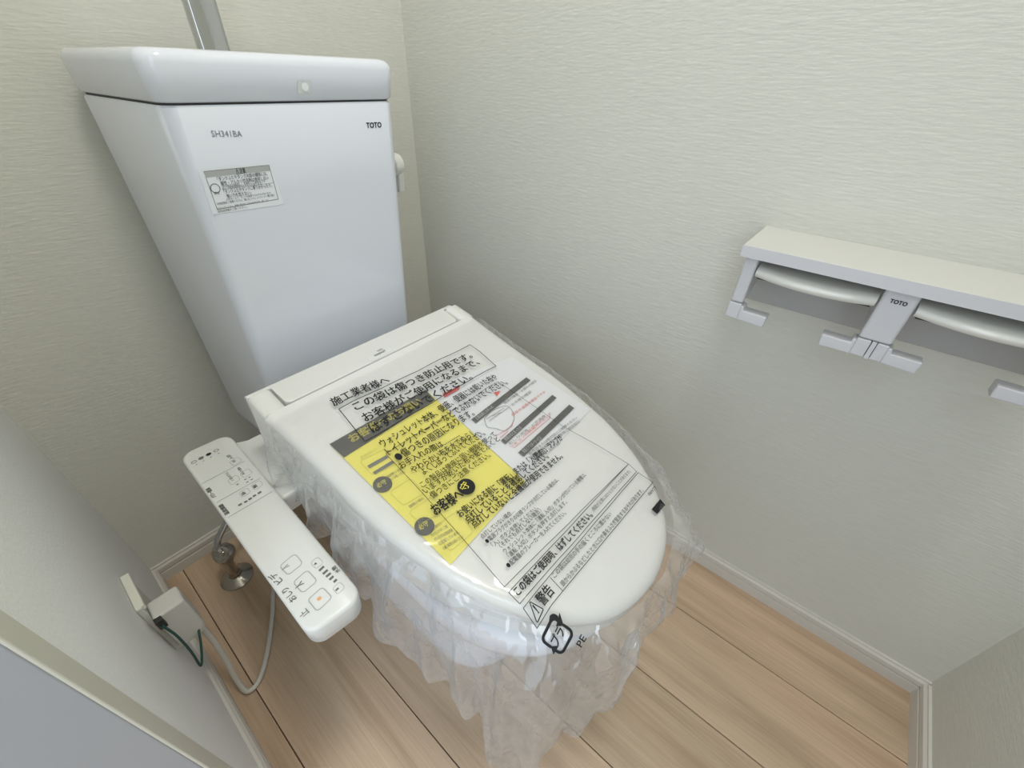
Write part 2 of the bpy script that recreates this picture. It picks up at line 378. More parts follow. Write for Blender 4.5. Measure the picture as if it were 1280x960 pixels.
# --- cistern
def tank_ring(z, grow=0, yf=None, hf=None):
    t = (z - .415) / (.843 - .415)
    yf = (.592 - .030 * t) if yf is None else yf; hb = .150; hf = .134 + .004 * t
    pl = [(CX - hb - grow, .826), (CX - hf - grow, yf - grow), (CX + hf + grow, yf - grow), (CX + hb + grow, .826)]
    return [(x, y, z) for x, y in roundpoly(pl, [.03, .018, .018, .03], 8)]
def shrink(r, d, z): cy = .70; return [(CX + (x - CX) * (1 - d / .15), cy + (y - cy) * (1 - d / .13), z) for x, y, _ in r]
r0 = tank_ring(.33)
tank = T(MB().loft([shrink(r0, .012, .312), shrink(r0, .004, .316), shrink(r0, .001, .322), tank_ring(.34), tank_ring(.6), tank_ring(.75), tank_ring(.838), shrink(tank_ring(.84), .002, .8405)]).build('tank', M_cer, auto=45))
lb, lt = tank_ring(.843, .001), tank_ring(.843, .004)
def atz(r, z): return [(x, y, z) for x, y, _ in r]
tl = T(MB().loft([shrink(lb, .003, .8425), atz(lb, .8445), atz(lt, .874), shrink(lt, .0012, .8795), shrink(lt, .004, .8835), shrink(lt, .009, .8855), shrink(lt, .016, .8845), shrink(lt, .024, .878), shrink(lt, .035, .866), shrink(lt, .06, .860)]).build('tank_lid', M_cer, auto=60))
T(MB().loft([shrink(lb, .004, .839), shrink(lb, .004, .8435)]).build('lid_gap', M_dark))
# spout
mb = MB(); path = catmull([(CX, .752, .855), (CX, .752, .93), (CX, .748, .985), (CX, .72, 1.02), (CX, .675, 1.018), (CX, .655, 1.0)], 6); rings = []
for i, p in enumerate(path):
    t = (path[min(i+1, len(path)-1)] - path[max(i-1, 0)]).normalized(); b = Vector((1, 0, 0)); nn = t.cross(b)
    sec = roundpoly([(-.019, -.009), (.019, -.009), (.019, .009), (-.019, .009)], [.007] * 4, 4); rings.append([p + b * a + nn * c for a, c in sec])
mb.loft(rings); sp = T(mb.build('hand_wash_spout', M_chrome, auto=50))
# flush lever
mb = MB(); lathe(mb, [(.011, 0), (.011, .014), (.0165, .016), (.0175, .024), (.015, .032), (.006, .0345), (.0001, .035)], (CX + .146, .624, .752), (1, .05, 0)); lv = T(mb.build('flush_lever', M_pl, auto=50))
mb = MB(); rr = []
for t, wd in ((0, .011), (.012, .010), (.03, .007), (.042, .004)): rr.append([(CX + .168 + a * .5 + t * .05, .624 + b * wd, .752 - t) for a, b in ((0, -1), (.024, -.8), (.024, .8), (0, 1))])
child(mb.loft(rr).build('lever_arm', M_pl, bevel=.002), lv)
# prints on the tank
kk = -(.030) / (.843 - .415)
TN = Vector((0, -1, kk)).normalized(); TD = TN.dot(Vector((0, .592, .415)))
def tk(px, py): return hit(px, py, TN, TD)
UPT = Vector((0, kk, 1)).normalized()
def tp_(p, l=.0005): return p + TN * l
child(text3('brand_lettering', 'TOTO', tk(458, 160), tk(477, 159), UPT, .0088, M_ink, None, .035), tank)
child(text3('model_lettering', 'SH341BA', tk(265, 171), tk(303, 171), UPT, .0085, M_faint, None, .006), tank)
sq = [tk(247, 212), tk(338, 203), tk(355, 255), tk(266, 268)]
stk = child(flatmesh('warning_sticker', [tp_(p, .0004) for p in sq], [(3, 2, 1, 0)], M_stick, None), tank)
def bil(q, u, v): return (q[0] * (1-u) + q[1] * u) * (1-v) + (q[3] * (1-u) + q[2] * u) * v
fr = [tk(254, 214), tk(336, 206), tk(348, 249), tk(271, 262)]
def sbox(u0, u1, v0, v1, l=.0006): return [tp_(bil(fr, u0, v1), l), tp_(bil(fr, u1, v1), l), tp_(bil(fr, u1, v0), l), tp_(bil(fr, u0, v0), l)]
child(strip3('sticker_frame', [sbox(0, .008, 0, 1), sbox(.992, 1, 0, 1), sbox(0, 1, 0, .012), sbox(0, 1, .985, 1), sbox(.17, 1, .50, .508)], M_grey, None), tank)
child(strip3('sticker_header', [sbox(0, 1, 0, .16)], M_pale, None), tank)
ch = (fr[0] - fr[3]).length
def stext(body, u0, u1, v, h, m=M_grey, bold=.012): child(text3('sticker_lettering', body, bil(fr, u0, v), bil(fr, u1, v), UPT, h * ch, m, None, bold, .0008), tank)
stext('⚠注意', .45, .60, .14, .15, M_ink)
for body, u0, u1, v, h, b in (('「タンクふたやタンク内部の掃除には、', .15, .93, .27, .12, .02), ('酸性・アルカリ性洗剤は使用しない', .18, .93, .39, .12, .02),
        ('(中の部品が破損し、水漏れして家財などを', .18, .86, .45, .07, 0), ('ぬらす財産損害発生のおそれがあります)', .18, .80, .50, .07, 0),
        ('「タンクふたやタンクに寄りかかったり、', .18, .95, .61, .12, .02), ('強い力を加えない」', .20, .58, .73, .12, .02),
        ('(けがをしたり、タンクが破損するおそれがあります)', .18, .90, .80, .07, 0), ('中性洗剤をご使用ください。乾いたトイレットペーパー等で強く', .03, .95, .88, .075, .01),
        ('禁止', .04, .12, .60, .08, .01)): stext(body, u0, u1, v, h, M_grey, b * .3)
for body, v in (('ふかないでください。表面に傷が付くおそれがあります。詳しくは', 1.0), ('取扱説明書をご覧ください。', 1.08)): stext(body, .0, .82 if v == 1.0 else .45, v, .075, M_grey, 0)
def circ3(c, r, e1, e2, w, nseg=20):
    return [[c + (e1 * math.cos(a) + e2 * math.sin(a)) * r, c + (e1 * math.cos(b) + e2 * math.sin(b)) * r, c + (e1 * math.cos(b) + e2 * math.sin(b)) * (r - w), c + (e1 * math.cos(a) + e2 * math.sin(a)) * (r - w)]
            for a, b in ((2*math.pi*i/nseg, 2*math.pi*(i+1)/nseg) for i in range(nseg))]
cc = tp_(bil(fr, .08, .45), .0007); EX = Vector((1, 0, 0))
child(strip3('prohibition_mark', circ3(cc, .005, EX, UPT, .0008) + [[cc + (EX * -1 + UPT) * .0037, cc + (EX * -1 + UPT) * .003, cc + (EX - UPT) * .0037, cc + (EX - UPT) * .0032]], M_grey, None), tank)
# film mark on the tank lid
lq = [hit(px, py, (0, 1, .1017), .561 + .8445 * .1017 - .0006) for px, py in ((372, 101), (388, 100.5), (388, 116), (372, 117))]
child(flatmesh('film_sticker', lq, [(3, 2, 1, 0)], mat('film', (.62, .63, .63), .25), None), tl)
cc = (lq[0] + lq[2]) / 2 + Vector((.001, -.0006, 0)); UPL = Vector((0, -.1017, 1)).normalized()
child(flatmesh('film_dot', [cc + (EX * math.cos(2*math.pi*i/20) + UPL * math.sin(2*math.pi*i/20)) * .0042 for i in range(20)], [tuple(range(20))], mat('film_dot', (.80, .82, .84), .2), None), tl)

# --- control panel of the bidet seat
PZ = lambda y: .425 + (y - .25) * .034
PC = [(.0255, .606), (.0195, .260), (.0785, .252), (.0895, .602)]
pp = roundpoly(PC, .016, 6)
def off_poly(pl, d):
    c = Vector((sum(p[0] for p in pl) / len(pl), sum(p[1] for p in pl) / len(pl))); return [(c.x + (x - c.x) * (1 - d / .03), c.y + (y - c.y) * (1 - d / .175)) for x, y in pl]
mb = MB().loft([[(x, y, PZ(y) - .034) for x, y in off_poly(pp, .004)], [(x, y, PZ(y) - .030) for x, y in off_poly(pp, .001)], [(x, y, PZ(y) - .004) for x, y in pp],
                [(x, y, PZ(y) - .0012) for x, y in off_poly(pp, .0008)], [(x, y, PZ(y)) for x, y in off_poly(pp, .0030)]])
panel = T(mb.build('control_panel', M_pl, auto=50))
T(MB().loft([[(.083, .44, z), (.125, .44, z), (.125, .585, z), (.105, .585, z), (.083, .597, z)] for z in (.392, .424)]).build('panel_arm', M_pl, bevel=.005))
def pn(px, py, l=.0004):
    d = .034; p = hit(px, py, (0, -d, 1), .425 - .25 * d); return Vector((p.x, p.y, p.z + l))
psurf = lambda x, y, l: Vector((x, y, PZ(y) + l))
def ppoly(pl, l=.0004): return [psurf(x, y, l) for x, y in pl]
def pbox(name, quad, w, r, m):
    o = roundpoly([pn(*q).xy for q in quad], r, 4); return child(strip3(name, [ppoly(q) for q in ring2(o, w)], m, None), panel)
def pline(name, a, b, w, m):
    A, B = pn(*a).xy, pn(*b).xy; d = (B - A).normalized(); nn = Vector((-d.y, d.x)) * w / 2
    return child(strip3(name, [ppoly([A + nn, A - nn, B - nn, B + nn])], m, None), panel)
def c6(x, y): return (200 + x / 3.2, 520 + y / 3.2)          # coordinates read from a 3.2x enlargement
def c8(x, y): return (330 + x / 8, 660 + y / 8)
def c7(x, y): return (220 + x / 6.857, 540 + y / 6.857)
for q in ([(150, 385), (310, 250), (395, 355), (240, 480)], [(285, 545), (435, 415), (540, 530), (385, 660)], [(430, 720), (585, 585), (690, 695), (530, 845)]):
    pbox('button', [c8(*p) for p in q], .0009, .004, M_pale)
for q in ([(460, 350), (540, 285), (600, 350), (520, 415)], [(680, 605), (760, 535), (815, 595), (735, 670)]): pbox('button', [c8(*p) for p in q], .0005, .003, M_pale)
for a, b in (((600, 385), (552, 430)), ((638, 420), (590, 462)), ((668, 452), (622, 490)), ((695, 483), (655, 520)), ((728, 515), (698, 545))): pline('level_mark', c8(*a), c8(*b), .0028, M_grey)
for a, b in (((220, 445), (590, 250)), ((350, 605), (720, 398)), ((445, 735), (825, 512))): pline('divider_line', c7(*a), c7(*b), .0009, M_pale)
for q in ([(455, 260), (530, 210), (570, 245), (495, 295)], [(545, 360), (620, 310), (660, 350), (585, 400)], [(440, 420), (515, 365), (555, 405), (480, 460)], [(640, 465), (715, 410), (750, 450), (680, 505)], [(535, 525), (610, 475), (645, 515), (570, 565)]):
    pbox('button', [c7(*p) for p in q], .0005, .003, M_pale)
UPP = (-1, 0, 0)
def ptext(body, a, b, h, m=M_grey, bold=.015): child(text3('panel_lettering', body, pn(*a), pn(*b), UPP, h, m, None, bold, .0005, psurf), panel)
ptext('ビデ', c8(190, 525), c8(95, 440), .0085, M_grey, .006); ptext('おしり', c8(330, 705), c8(230, 590), .0085, M_grey, .006); ptext('止', c8(455, 850), c8(415, 805), .0095, M_grey, .0)
ptext('水勢', c8(765, 430), c8(705, 375), .0055); ptext('▲', c8(530, 360), c8(518, 346), .004); ptext('弱', c8(752, 610), c8(738, 596), .004)
ptext('パワー脱臭', c7(345, 555), c7(285, 475), .0055, M_grey, .03); ptext('温度調節', c7(460, 700), c7(395, 615), .0055, M_grey, .03)
ptext('入切', c7(495, 225), c7(455, 195), .005); ptext('便座', c7(700, 470), c7(680, 450), .005, M_grey, .02); ptext('温水', c7(600, 530), c7(580, 510), .005, M_grey, .02)
ptext('おしり洗浄', c7(590, 360), c7(545, 300), .004); ptext('ノズルそうじ', c7(500, 415), c7(440, 345), .004); ptext('切', c7(515, 255), c7(500, 240), .004)
for a, b in (((535, 632), (565, 615)), ((585, 605), (612, 592)), ((622, 582), (650, 566)), ((660, 555), (685, 540)), ((702, 530), (732, 512))): pline('level_mark', c7(*a), c7(*b), .0030, M_grey)
for x, y in ((595, 408), (630, 390), (612, 430), (650, 408), (528, 450)): pline('indicator_dot', c7(x - 9, y + 5), c7(x + 9, y - 5), .0014, M_grey)
for (x, y), mm in (((155, 258), 'ring'), ((215, 225), M_grey), ((280, 192), M_ink), ((345, 160), 'ring')):
    c = pn(*c7(x, y)); r = .0034; pl = [(c.x + r * math.cos(a * math.pi / 8), c.y + r * .8 * math.sin(a * math.pi / 8)) for a in range(16)]
    polys = [ppoly(q) for q in ring2(pl, .0008)] if mm == 'ring' else [ppoly(pl)]
    child(strip3('status_icon', polys, M_grey if mm == 'ring' else mm, None), panel)
    pline('indicator_dot', c7(x + 16, y + 26), c7(x + 26, y + 21), .0012, M_grey)
def pdisc(name, px, r, m, l=.0004):
    c = pn(*px); child(flatmesh(name, [psurf(c.x + r * math.cos(a * math.pi / 8), c.y + r * math.sin(a * math.pi / 8), l) for a in range(16)], [tuple(range(16))], m, None), panel)
pdisc('stop_mark', c8(553, 708), .0022, M_orange)
for body, a, b in (('入', c8(250, 385), c8(235, 365)), ('人', c8(400, 560), c8(372, 530))): ptext(body, a, b, .010, M_grey, .01)

# ------------------------------------------------------------------ sheets lying on the lid
def lp(px, py, dz=0.004):        # photo pixel to plan position on the lid
    p = hit(px, py, (0, -SL, 1), Z0 + dz)
    for _ in range(3): p = hit(px, py, (0, 0, 1), lid_plane(p.x, p.y) + dz)
    return p
def lsurf(x, y, l): return Vector((x, y, lid_plane(x, y) + l))
def sheet(name, quad, m, z, parent=None, nn=10):
    q = [Vector((*lp(*p, z).xy, 0)) for p in quad]; v = []; f = []
    for j in range(nn + 1):
        for i in range(nn + 1): p = bil(q, i / nn, j / nn); v.append(lsurf(p.x, p.y, z))
    for j in range(nn):
        for i in range(nn): a = j * (nn + 1) + i; f.append((a, a + nn + 1, a + nn + 2, a + 1))
    return flatmesh(name, v, f, m, parent), q
def on_sheet(pl, l): return [lsurf(p[0], p[1], l) for p in pl]
def lline(pa, pb, w, l, dz=None):
    A, B = Vector(lp(*pa, l).xy), Vector(lp(*pb, l).xy); d = (B - A).normalized(); nn = Vector((-d.y, d.x)) * w / 2; k = max(1, int((B - A).length / .02)); out = []
    for i in range(k):
        a, b = A + (B - A) * i / k, A + (B - A) * (i + 1) / k; out.append([a - nn, b - nn, b + nn, a + nn])
    return out
ysheet = tag(empty('notice_sheet', (.24, .33, .50)), 'yellow printed notice sheet with charcoal header, under clear bag on toilet lid', 'paper')
wsheet = tag(empty('instruction_sheet', (.34, .33, .50)), 'white printed instruction sheet with black bars and red marks, under clear bag', 'paper')
def put(o, e): o.parent = e; o.matrix_parent_inverse = Matrix.Translation(-e.location); return o
o, _ = sheet('paper', [(532, 487), (640, 446), (738, 512), (654, 598)], M_paper, .0012); put(o, wsheet)
o, _ = sheet('paper', [(412, 555), (532, 487), (657, 602), (563, 706)], M_yel, .0018); put(o, ysheet)
o, _ = sheet('header_band', [(412, 555), (532, 487), (544, 500), (430, 572)], M_hdr, .0024); put(o, ysheet)
def stx(e, body, a, b, h, m, bold=0.0, l=.0028): return put(text3('print', body, lp(*a, l), lp(*b, l), (0, 1, 0), h, m, None, bold, l, lsurf), e)
def spoly(e, name, polys, m, l=.0028): return put(strip3(name, [on_sheet(p, l) for p in polys], m, None), e)
stx(ysheet, 'お客様へのお願い', (440, 553), (528, 503), .014, M_gold, .03)
def c5(x, y): return (400 + x / 4, 480 + y / 4)
def c3(x, y): return (400 + x / 4, 360 + y / 4)
def c4(x, y): return (560 + x / 4, 420 + y / 4)
def lring(quad, w, r=.004, l=.0028): return ring2(roundpoly([lp(*q, l).xy for q in quad], r, 4), w)
for q in (((195, 385), (330, 320), (400, 395), (260, 455)), ((345, 540), (455, 470), (525, 545), (415, 610)), ((440, 640), (560, 560), (620, 640), (500, 700)), ((560, 720), (690, 630), (770, 740), (650, 840))):
    spoly(ysheet, 'print_frame', lring([c5(*p) for p in q], .0006), M_gold)
spoly(ysheet, 'print_bar', [[q.xy for q in (lp(*c5(235, 405)), lp(*c5(330, 352)), lp(*c5(342, 364)), lp(*c5(247, 418)))],
                            [q.xy for q in (lp(*c5(262, 438)), lp(*c5(360, 378)), lp(*c5(372, 390)), lp(*c5(275, 448)))]], M_grey)
for x, y in ((312, 498), (522, 708)):
    c = lp(*c5(x, y)); rr_ = .0105
    spoly(ysheet, 'round_mark', [[(c.x + rr_ * math.cos(a * math.pi / 10), c.y + rr_ * math.sin(a * math.pi / 10)) for a in range(20)]], M_hdr)
    stx(ysheet, '必守', c5(x - 22, y + 22), c5(x + 24, y - 6), .007, M_yel, 0, .0033)
for i, (a, b) in enumerate((((205, 375), (290, 325)), ((340, 470), (420, 420)), ((350, 485), (430, 440)), ((545, 745), (610, 700)), ((560, 765), (640, 715)), ((575, 785), (665, 735)), ((600, 805), (700, 745)), ((620, 830), (720, 765)), ((450, 620), (520, 575)))):
    stx(ysheet, ['お願い事項をお読みください', '取扱説明書をよくお読みの上', '正しくお使いください。', '便器の表面に傷が付くと', '汚れやすくなります。ご注意', 'お手入れの方法は取扱説明書', 'に記載しています。'][i % 7], c5(*a), c5(*b), .0042, M_gold if i in (0,) else M_hdr)
for a, b, t_ in (((770, 665), (1045, 452), .0085), ((918, 770), (1175, 540), .008), ((1008, 832), (1262, 590), .009)):
    A, B = lp(*c3(*a)).xy, lp(*c3(*b)).xy; d = (B - A).normalized(); nn = Vector((-d.y, d.x))
    spoly(wsheet, 'print_bar', [[A - nn * t_ * .4, B - nn * t_ * .4, B + nn * t_ * .6, A + nn * t_ * .6]], M_hdr)
for body, a, b in (('定期点検とお手入れ', (785, 660), (870, 595)), ('故障かなと思ったら', (930, 765), (1010, 700)), ('保証とアフターサービス', (1020, 825), (1110, 752))): stx(wsheet, body, c3(*a), c3(*b), .006, M_paper, .01, .0033)
for body, a, b, m in (('止水栓の確認', (960, 590), (1060, 520), M_grey), ('電源の確認・水漏れの確認', (925, 580), (1085, 465), M_grey), ('便座の温度は適温ですか', (965, 640), (1130, 520), M_red), ('おしり洗浄・ビデ洗浄', (950, 785), (1130, 640), M_grey), ('リモコンの乾電池は正しく', (960, 800), (1155, 630), M_red),
                     ('販売店または取付店にご相談ください', (1050, 835), (1290, 650), M_grey), ('部品の保有期間・お客様ご相談窓口', (1060, 850), (1300, 670), M_grey), ('お買い上げ日', (1085, 860), (1200, 780), M_grey)):
    stx(wsheet, body, c3(*a), c3(*b), .0048, m)
spoly(wsheet, 'red_stripe', [[lp(*c3(*q)).xy for q in ((622, 545), (695, 505), (700, 485), (612, 525))]], M_red)
spoly(wsheet, 'red_triangle', [[lp(*c3(*q)).xy for q in ((885, 538), (902, 512), (868, 518))]], M_red)
ov = [lp(*c3(*q)).xy for q in ((820, 650), (860, 610), (930, 585), (965, 615), (970, 660), (930, 710), (880, 700), (835, 690))]
ovs = [p.xy for p in catmull([Vector((*p, 0)) for p in ov + [ov[0]]], 5)][:-1]
spoly(wsheet, 'toilet_sketch', ring2(ovs, .0007), M_grey)
spoly(wsheet, 'toilet_sketch', [q for a, b in ((( 830, 655), (920, 600)), ((845, 665), (950, 592)), ((860, 640), (915, 618))) for q in lline(c3(*a), c3(*b), .0006, .0028)], M_grey)
for run in (((880, 740), (960, 690), (968, 660)), ((900, 750), (940, 715)), ((970, 800), (1150, 650), (1150, 620))):
    spoly(wsheet, 'red_line', [q for a, b in zip(run, run[1:]) for q in lline(c3(*a), c3(*b), .0006, .0028)], M_red)

# ------------------------------------------------------------------ plastic bag
HEM = [(-1.9, (.100, .470, .425)), (-1.6, (.102, .40, .385)), (-1.4, (.091, .335, .355)), (-1.2, (.089, .294, .33)), (-1.1, (.092, .25, .285)), (-1.03, (.098, .214, .29)),
       (-.978, (.101, .194, .25)), (-.84, (.111, .154, .24)), (-.76, (.120, .130, .225)), (-.72, (.112, .114, .13)), (-.66, (.108, .104, .06)), (-.53, (.140, .060, .11)), (-.42, (.174, .038, .16)), (-.32, (.200, .020, .215)),
       (-.25, (.214, .011, .31)), (-.20, (.215, .013, .36)), (-.05, (.280, .009, .324)), (.14, (.340, -.003, .362)), (.25, (.375, -.002, .40)), (.33, (.402, .018, .41)), (.6, (.455, .085, .405)), (1.0, (.489, .20, .405)), (1.4, (.497, .33, .41)), (1.9, (.494, .47, .43))]
YBAG = .455
def bag_top_z(x, y):
    r = .0022 * math.sin(34 * x + 17 * y) * math.sin(21 * y - 9 * x + .7) + .0012 * math.sin(90 * x - 55 * y)
    e = min(1, max(0, (hw(y) - abs(x - CX)) / .05)) if y > .2 else min(1, max(0, (rad(math.atan2(x - CX, .2 - y)) - math.hypot(x - CX, y - .2)) / .05))
    return lid_plane(x, y) + .0052 + (r * .5 + .0008) * e
HS = [h[0] for h in HEM]; HP = [h[1] for h in HEM]
def hem(s): return Vector(tuple(interp(s, HS, [p[k] for p in HP]) for k in range(3)))
def edge(s):
    "contour point and outward normal at parameter s (-1.9..-1 left side, -1..1 round the front, 1..1.9 right side)"
    if abs(s) <= 1: ph = s * math.pi / 2; d = Vector((math.sin(ph), -math.cos(ph))); return Vector((CX, .2)) + d * rad(ph), d
    y = .2 + (YBAG - .2) * (abs(s) - 1) / .9; sg = math.copysign(1, s); return Vector((CX + sg * hw(y), y)), Vector((sg, 0))
def fold(s, t):
    a = math.sin(23 * s + 1.3) * .5 + math.sin(41 * s + 4 * t + .4) * .35 + math.sin(71 * s - 5 * t) * .22
    return a * (.014 * t ** .8) * (1.0 if s < .2 else .6) + .004 * t ** .5 * abs(math.sin(17 * s + 3 * t + math.sin(9 * t + 5 * s)))
def skirt(s, t):
    E, nn = edge(s); z = lid_plane(E.x, E.y); A = Vector((E.x, E.y, z + .0052 - .004)) + Vector((nn.x, nn.y, 0)) * .0025
    Hm = hem(s); N3 = Vector((nn.x, nn.y, 0)); drop = max(.02, A.z - Hm.z)
    oh = max(.006, (Hm.xy - A.xy).dot(nn)); bw = math.exp(-((s + .46) / .24) ** 2); B = A + N3 * (oh * (.95 + .35 * bw) + .022 * bw) - Vector((0, 0, (.16 - .11 * bw) * drop)); q = A * (1-t)**2 + B * 2*t*(1-t) + Hm * t*t
    q = q + N3 * fold(s, t)
    q.z += .006 * t * t * math.sin(57 * s)
    off = (q.xy - E).dot(nn)
    if off < .003: q += N3 * (.003 - off)
    return q
def bag_point(x, y, l):
    "a point of the flat film laid over the lid: inside the outline it lies on top, outside it turns down the skirt"
    if y >= .2:
        s = math.copysign(1 + .9 * (y - .2) / (YBAG - .2), x - CX); r = abs(x - CX) - hw(y)
    else:
        ph = math.atan2(x - CX, .2 - y); s = ph / (math.pi / 2); r = math.hypot(x - CX, y - .2) - rad(ph)
    if r <= 0: 
        z = bag_top_z(x, y); 
        if r > -.010: z -= .004 * (1 + r / .010) ** 2
        return Vector((x, y, z + l))
    acc = 0; t = 0; p = skirt(s, 0); e = .002
    while t < 1:
        q = skirt(s, t + .01); dl = (q - p).length
        if acc + dl >= r: t += .01 * (r - acc) / max(dl, 1e-6); break
        acc += dl; t += .01; p = q
    p = skirt(s, t); n = (skirt(s + e, t) - p).cross(skirt(s, t + e) - p).normalized()
    E, nn = edge(s)
    if n.xy.dot(nn) < 0: n = -n
    return p + n * max(l, .0009)
NS = 380; ss = [-1.9 + 3.8 * i / NS for i in range(NS + 1)]
v = []; f = []; rows = []
insets = [1.0, .8, .6, .45, .32, .22, .14, .08, .045, .02, 0]
for s in ss:
    E, nn = edge(s); S = Vector((CX, .2)) if abs(s) <= 1 else Vector((CX, E.y)); col = []
    for k in insets:
        p = E + (S - E) * k; q = bag_point(p.x, p.y, 0) if k > 0 else None
        if k == 0: q = Vector((E.x, E.y, lid_plane(E.x, E.y) + .0012))
        col.append(q)
    for k in range(0, 27): col.append(skirt(s, k / 26))
    rows.append(col)
m_ = len(rows[0])
for c in rows: v += [tuple(p) for p in c]
for i in range(NS):
    for k in range(m_ - 1): f.append((i*m_+k, (i+1)*m_+k, (i+1)*m_+k+1, i*m_+k+1))
bag = tag(empty('plastic_bag', (.25, .2, .45)), 'clear printed polythene bag pulled over the toilet lid, hem hanging in folds', 'bag')
kt = len(insets) + 1
for nm, mt, sel in (('film', M_bag, lambda k: k < kt), ('hanging_hem', M_hem, lambda k: k >= kt)):
    me = bpy.data.meshes.new(nm); me.from_pydata(v, [], [q for q in f if sel(q[0] % m_)])
    bm = bmesh.new(); bm.from_mesh(me); bmesh.ops.delete(bm, geom=[q for q in bm.verts if not q.link_faces], context='VERTS')
    bmesh.ops.remove_doubles(bm, verts=bm.verts[:], dist=.0002); bm.to_mesh(me); bm.free()
    put(link(nm, me, mt, None, True), bag)
BL = .0007
def btx(body, a, b, h, bold=.0, m=M_ink): return put(text3('print', body, lp(*a, .006), lp(*b, .006), (0, 1, 0), h, m, None, bold, BL, bag_point), bag)
def bpoly(name, polys, m=M_ink, l=BL): return put(strip3(name, [[bag_point(p[0], p[1], l) for p in q] for q in polys], m, None), bag)
def bring(quad, w):
    out = []
    for i in range(len(quad)): out += lline(quad[i], quad[(i + 1) % len(quad)], w, .006)
    return out
def e5(x, y): return (560 + x / 3.765, 580 + y / 3.765)
W = .0011
bpoly('print_frame', bring([c3(95, 608), c3(750, 285), c3(800, 318), c3(880, 388), c3(225, 770)], W))
bpoly('print_frame', bring([c3(330, 830), c3(890, 470), c3(1200, 680), e5(850, 0), e5(265, 580), e5(60, 340)], W * .55))
bpoly('print_frame', bring([e5(285, 605), e5(850, 0), e5(888, 35), e5(338, 655)], W * .6))
bpoly('print_frame', bring([e5(355, 672), e5(895, 40), e5(965, 85), e5(420, 745)], W * .6))
bpoly('print_frame', lline(e5(480, 535), e5(540, 600), W * .6, .006))
# measured baselines: text, start, end, em height
for body, a, b, h, bo in (
    ('施工業者様へ', c3(70, 592), c3(352, 468), .0165, .018),
    ('この袋は傷つき防止用です。', c3(182, 618), c3(765, 345), .0165, .018),
    ('お客様がご使用になるまで、', c3(230, 672), c3(800, 378), .0165, .018),
    ('はずさないでください。', c3(265, 724), c3(765, 455), .0165, .018),
    ('ウォシュレット本体、便座、便器には乾いた布や', c3(315, 797), c3(892, 452), .0140, .012),
    ('トイレットペーパーなどでふかないでください。', c3(347, 838), c3(940, 478), .0140, .012),
    ('●傷つきの原因になります。', c3(392, 868), c3(775, 632), .0140, .012),
    ('お手入れの際は‥‥‥‥‥', c5(408, 428), c5(700, 260), .0115, .012),
    ('やわらかい布を水でぬらし、', c5(470, 452), c5(795, 242), .0115, .012),
    ('よくしぼってふいてください。', c5(520, 460), c5(828, 250), .0115, .012),
    ('この製品は便座に固い樹脂を使って', c5(515, 525), c4(245, 495), .0095, .008),
    ('いますが乾いた布や紙でふくと', c5(530, 555), c4(262, 520), .0095, .008),
    ('傷つきにご注意ください。', c5(565, 578), c4(215, 600), .0095, .008),
    ('お客様へ', c5(578, 660), c5(722, 562), .0155, .03),
    ('お使いになる前に「運転」または「入(節約)」ランプが', c4(62, 908), c4(578, 515), .0105, .022),
    ('点灯していることを確認してください。', c4(100, 938), c4(505, 610), .0105, .022),
    ('点灯していないと全機能が使用できません。', c4(132, 962), c4(575, 612), .0105, .022),
    ('点灯していない場合…', e5(162, 356), e5(315, 222), .0062, .004),
    ('●電源プラグがきりの切替ランプが点灯している場合は、', e5(185, 378), e5(522, 80), .0062, .004),
    ('「入」ボタンを押してください。', e5(215, 395), e5(425, 210), .0062, .004),
    ('〈それでも点灯しない場合〉', e5(250, 400), e5(442, 220), .0062, .004),
    ('ウォシュレット本体に「運転 入/切」ボタンが付いている機種は、', e5(270, 425), e5(652, 55), .0062, .004),
    ('「運転 入/切」ボタンを押すと点灯します。', e5(290, 445), e5(562, 182), .0062, .004),
    ('●配電盤のブレーカーを入れてください。', e5(285, 493), e5(558, 232), .0062, .006),
    ('この袋はご使用時、はずしてください。', e5(330, 622), e5(682, 245), .0098, .03),
    ('(機能が正常にはたらかないことがあります)', e5(685, 225), e5(860, 38), .0055, .0),
    ('⚠警告', e5(412, 712), e5(502, 600), .0135, .02),
    ('この袋は幼児の手の届くところに置かない', e5(502, 540), e5(772, 238), .0062, .004),
    ('頭からかぶるなどしたときに口や鼻をふさぎ窒息するおそれがあります。', e5(542, 580), e5(922, 125), .0062, .004),
    ('00977', e5(950, 148), e5(985, 112), .0055, .0),
): btx(body, a, b, h, bo)
A, B = lp(818, 639.5, .006).xy, lp(829, 626, .006).xy; d = (B - A).normalized() ; nn = Vector((-d.y, d.x))
bpoly('registration_bar', [[A - nn * .004, B - nn * .004, B + nn * .004, A + nn * .004]])
c = lp(*c4(92, 762)); bpoly('round_mark', [[(c.x + .0105 * math.cos(a * math.pi / 10), c.y + .0105 * math.sin(a * math.pi / 10)) for a in range(20)]])
put(text3('print', '守', (c.x - .005, c.y - .004, c.z), (c.x + .005, c.y - .001, c.z), (0, 1, 0), .011, M_yel, None, 0, BL + .0004, bag_point), bag)
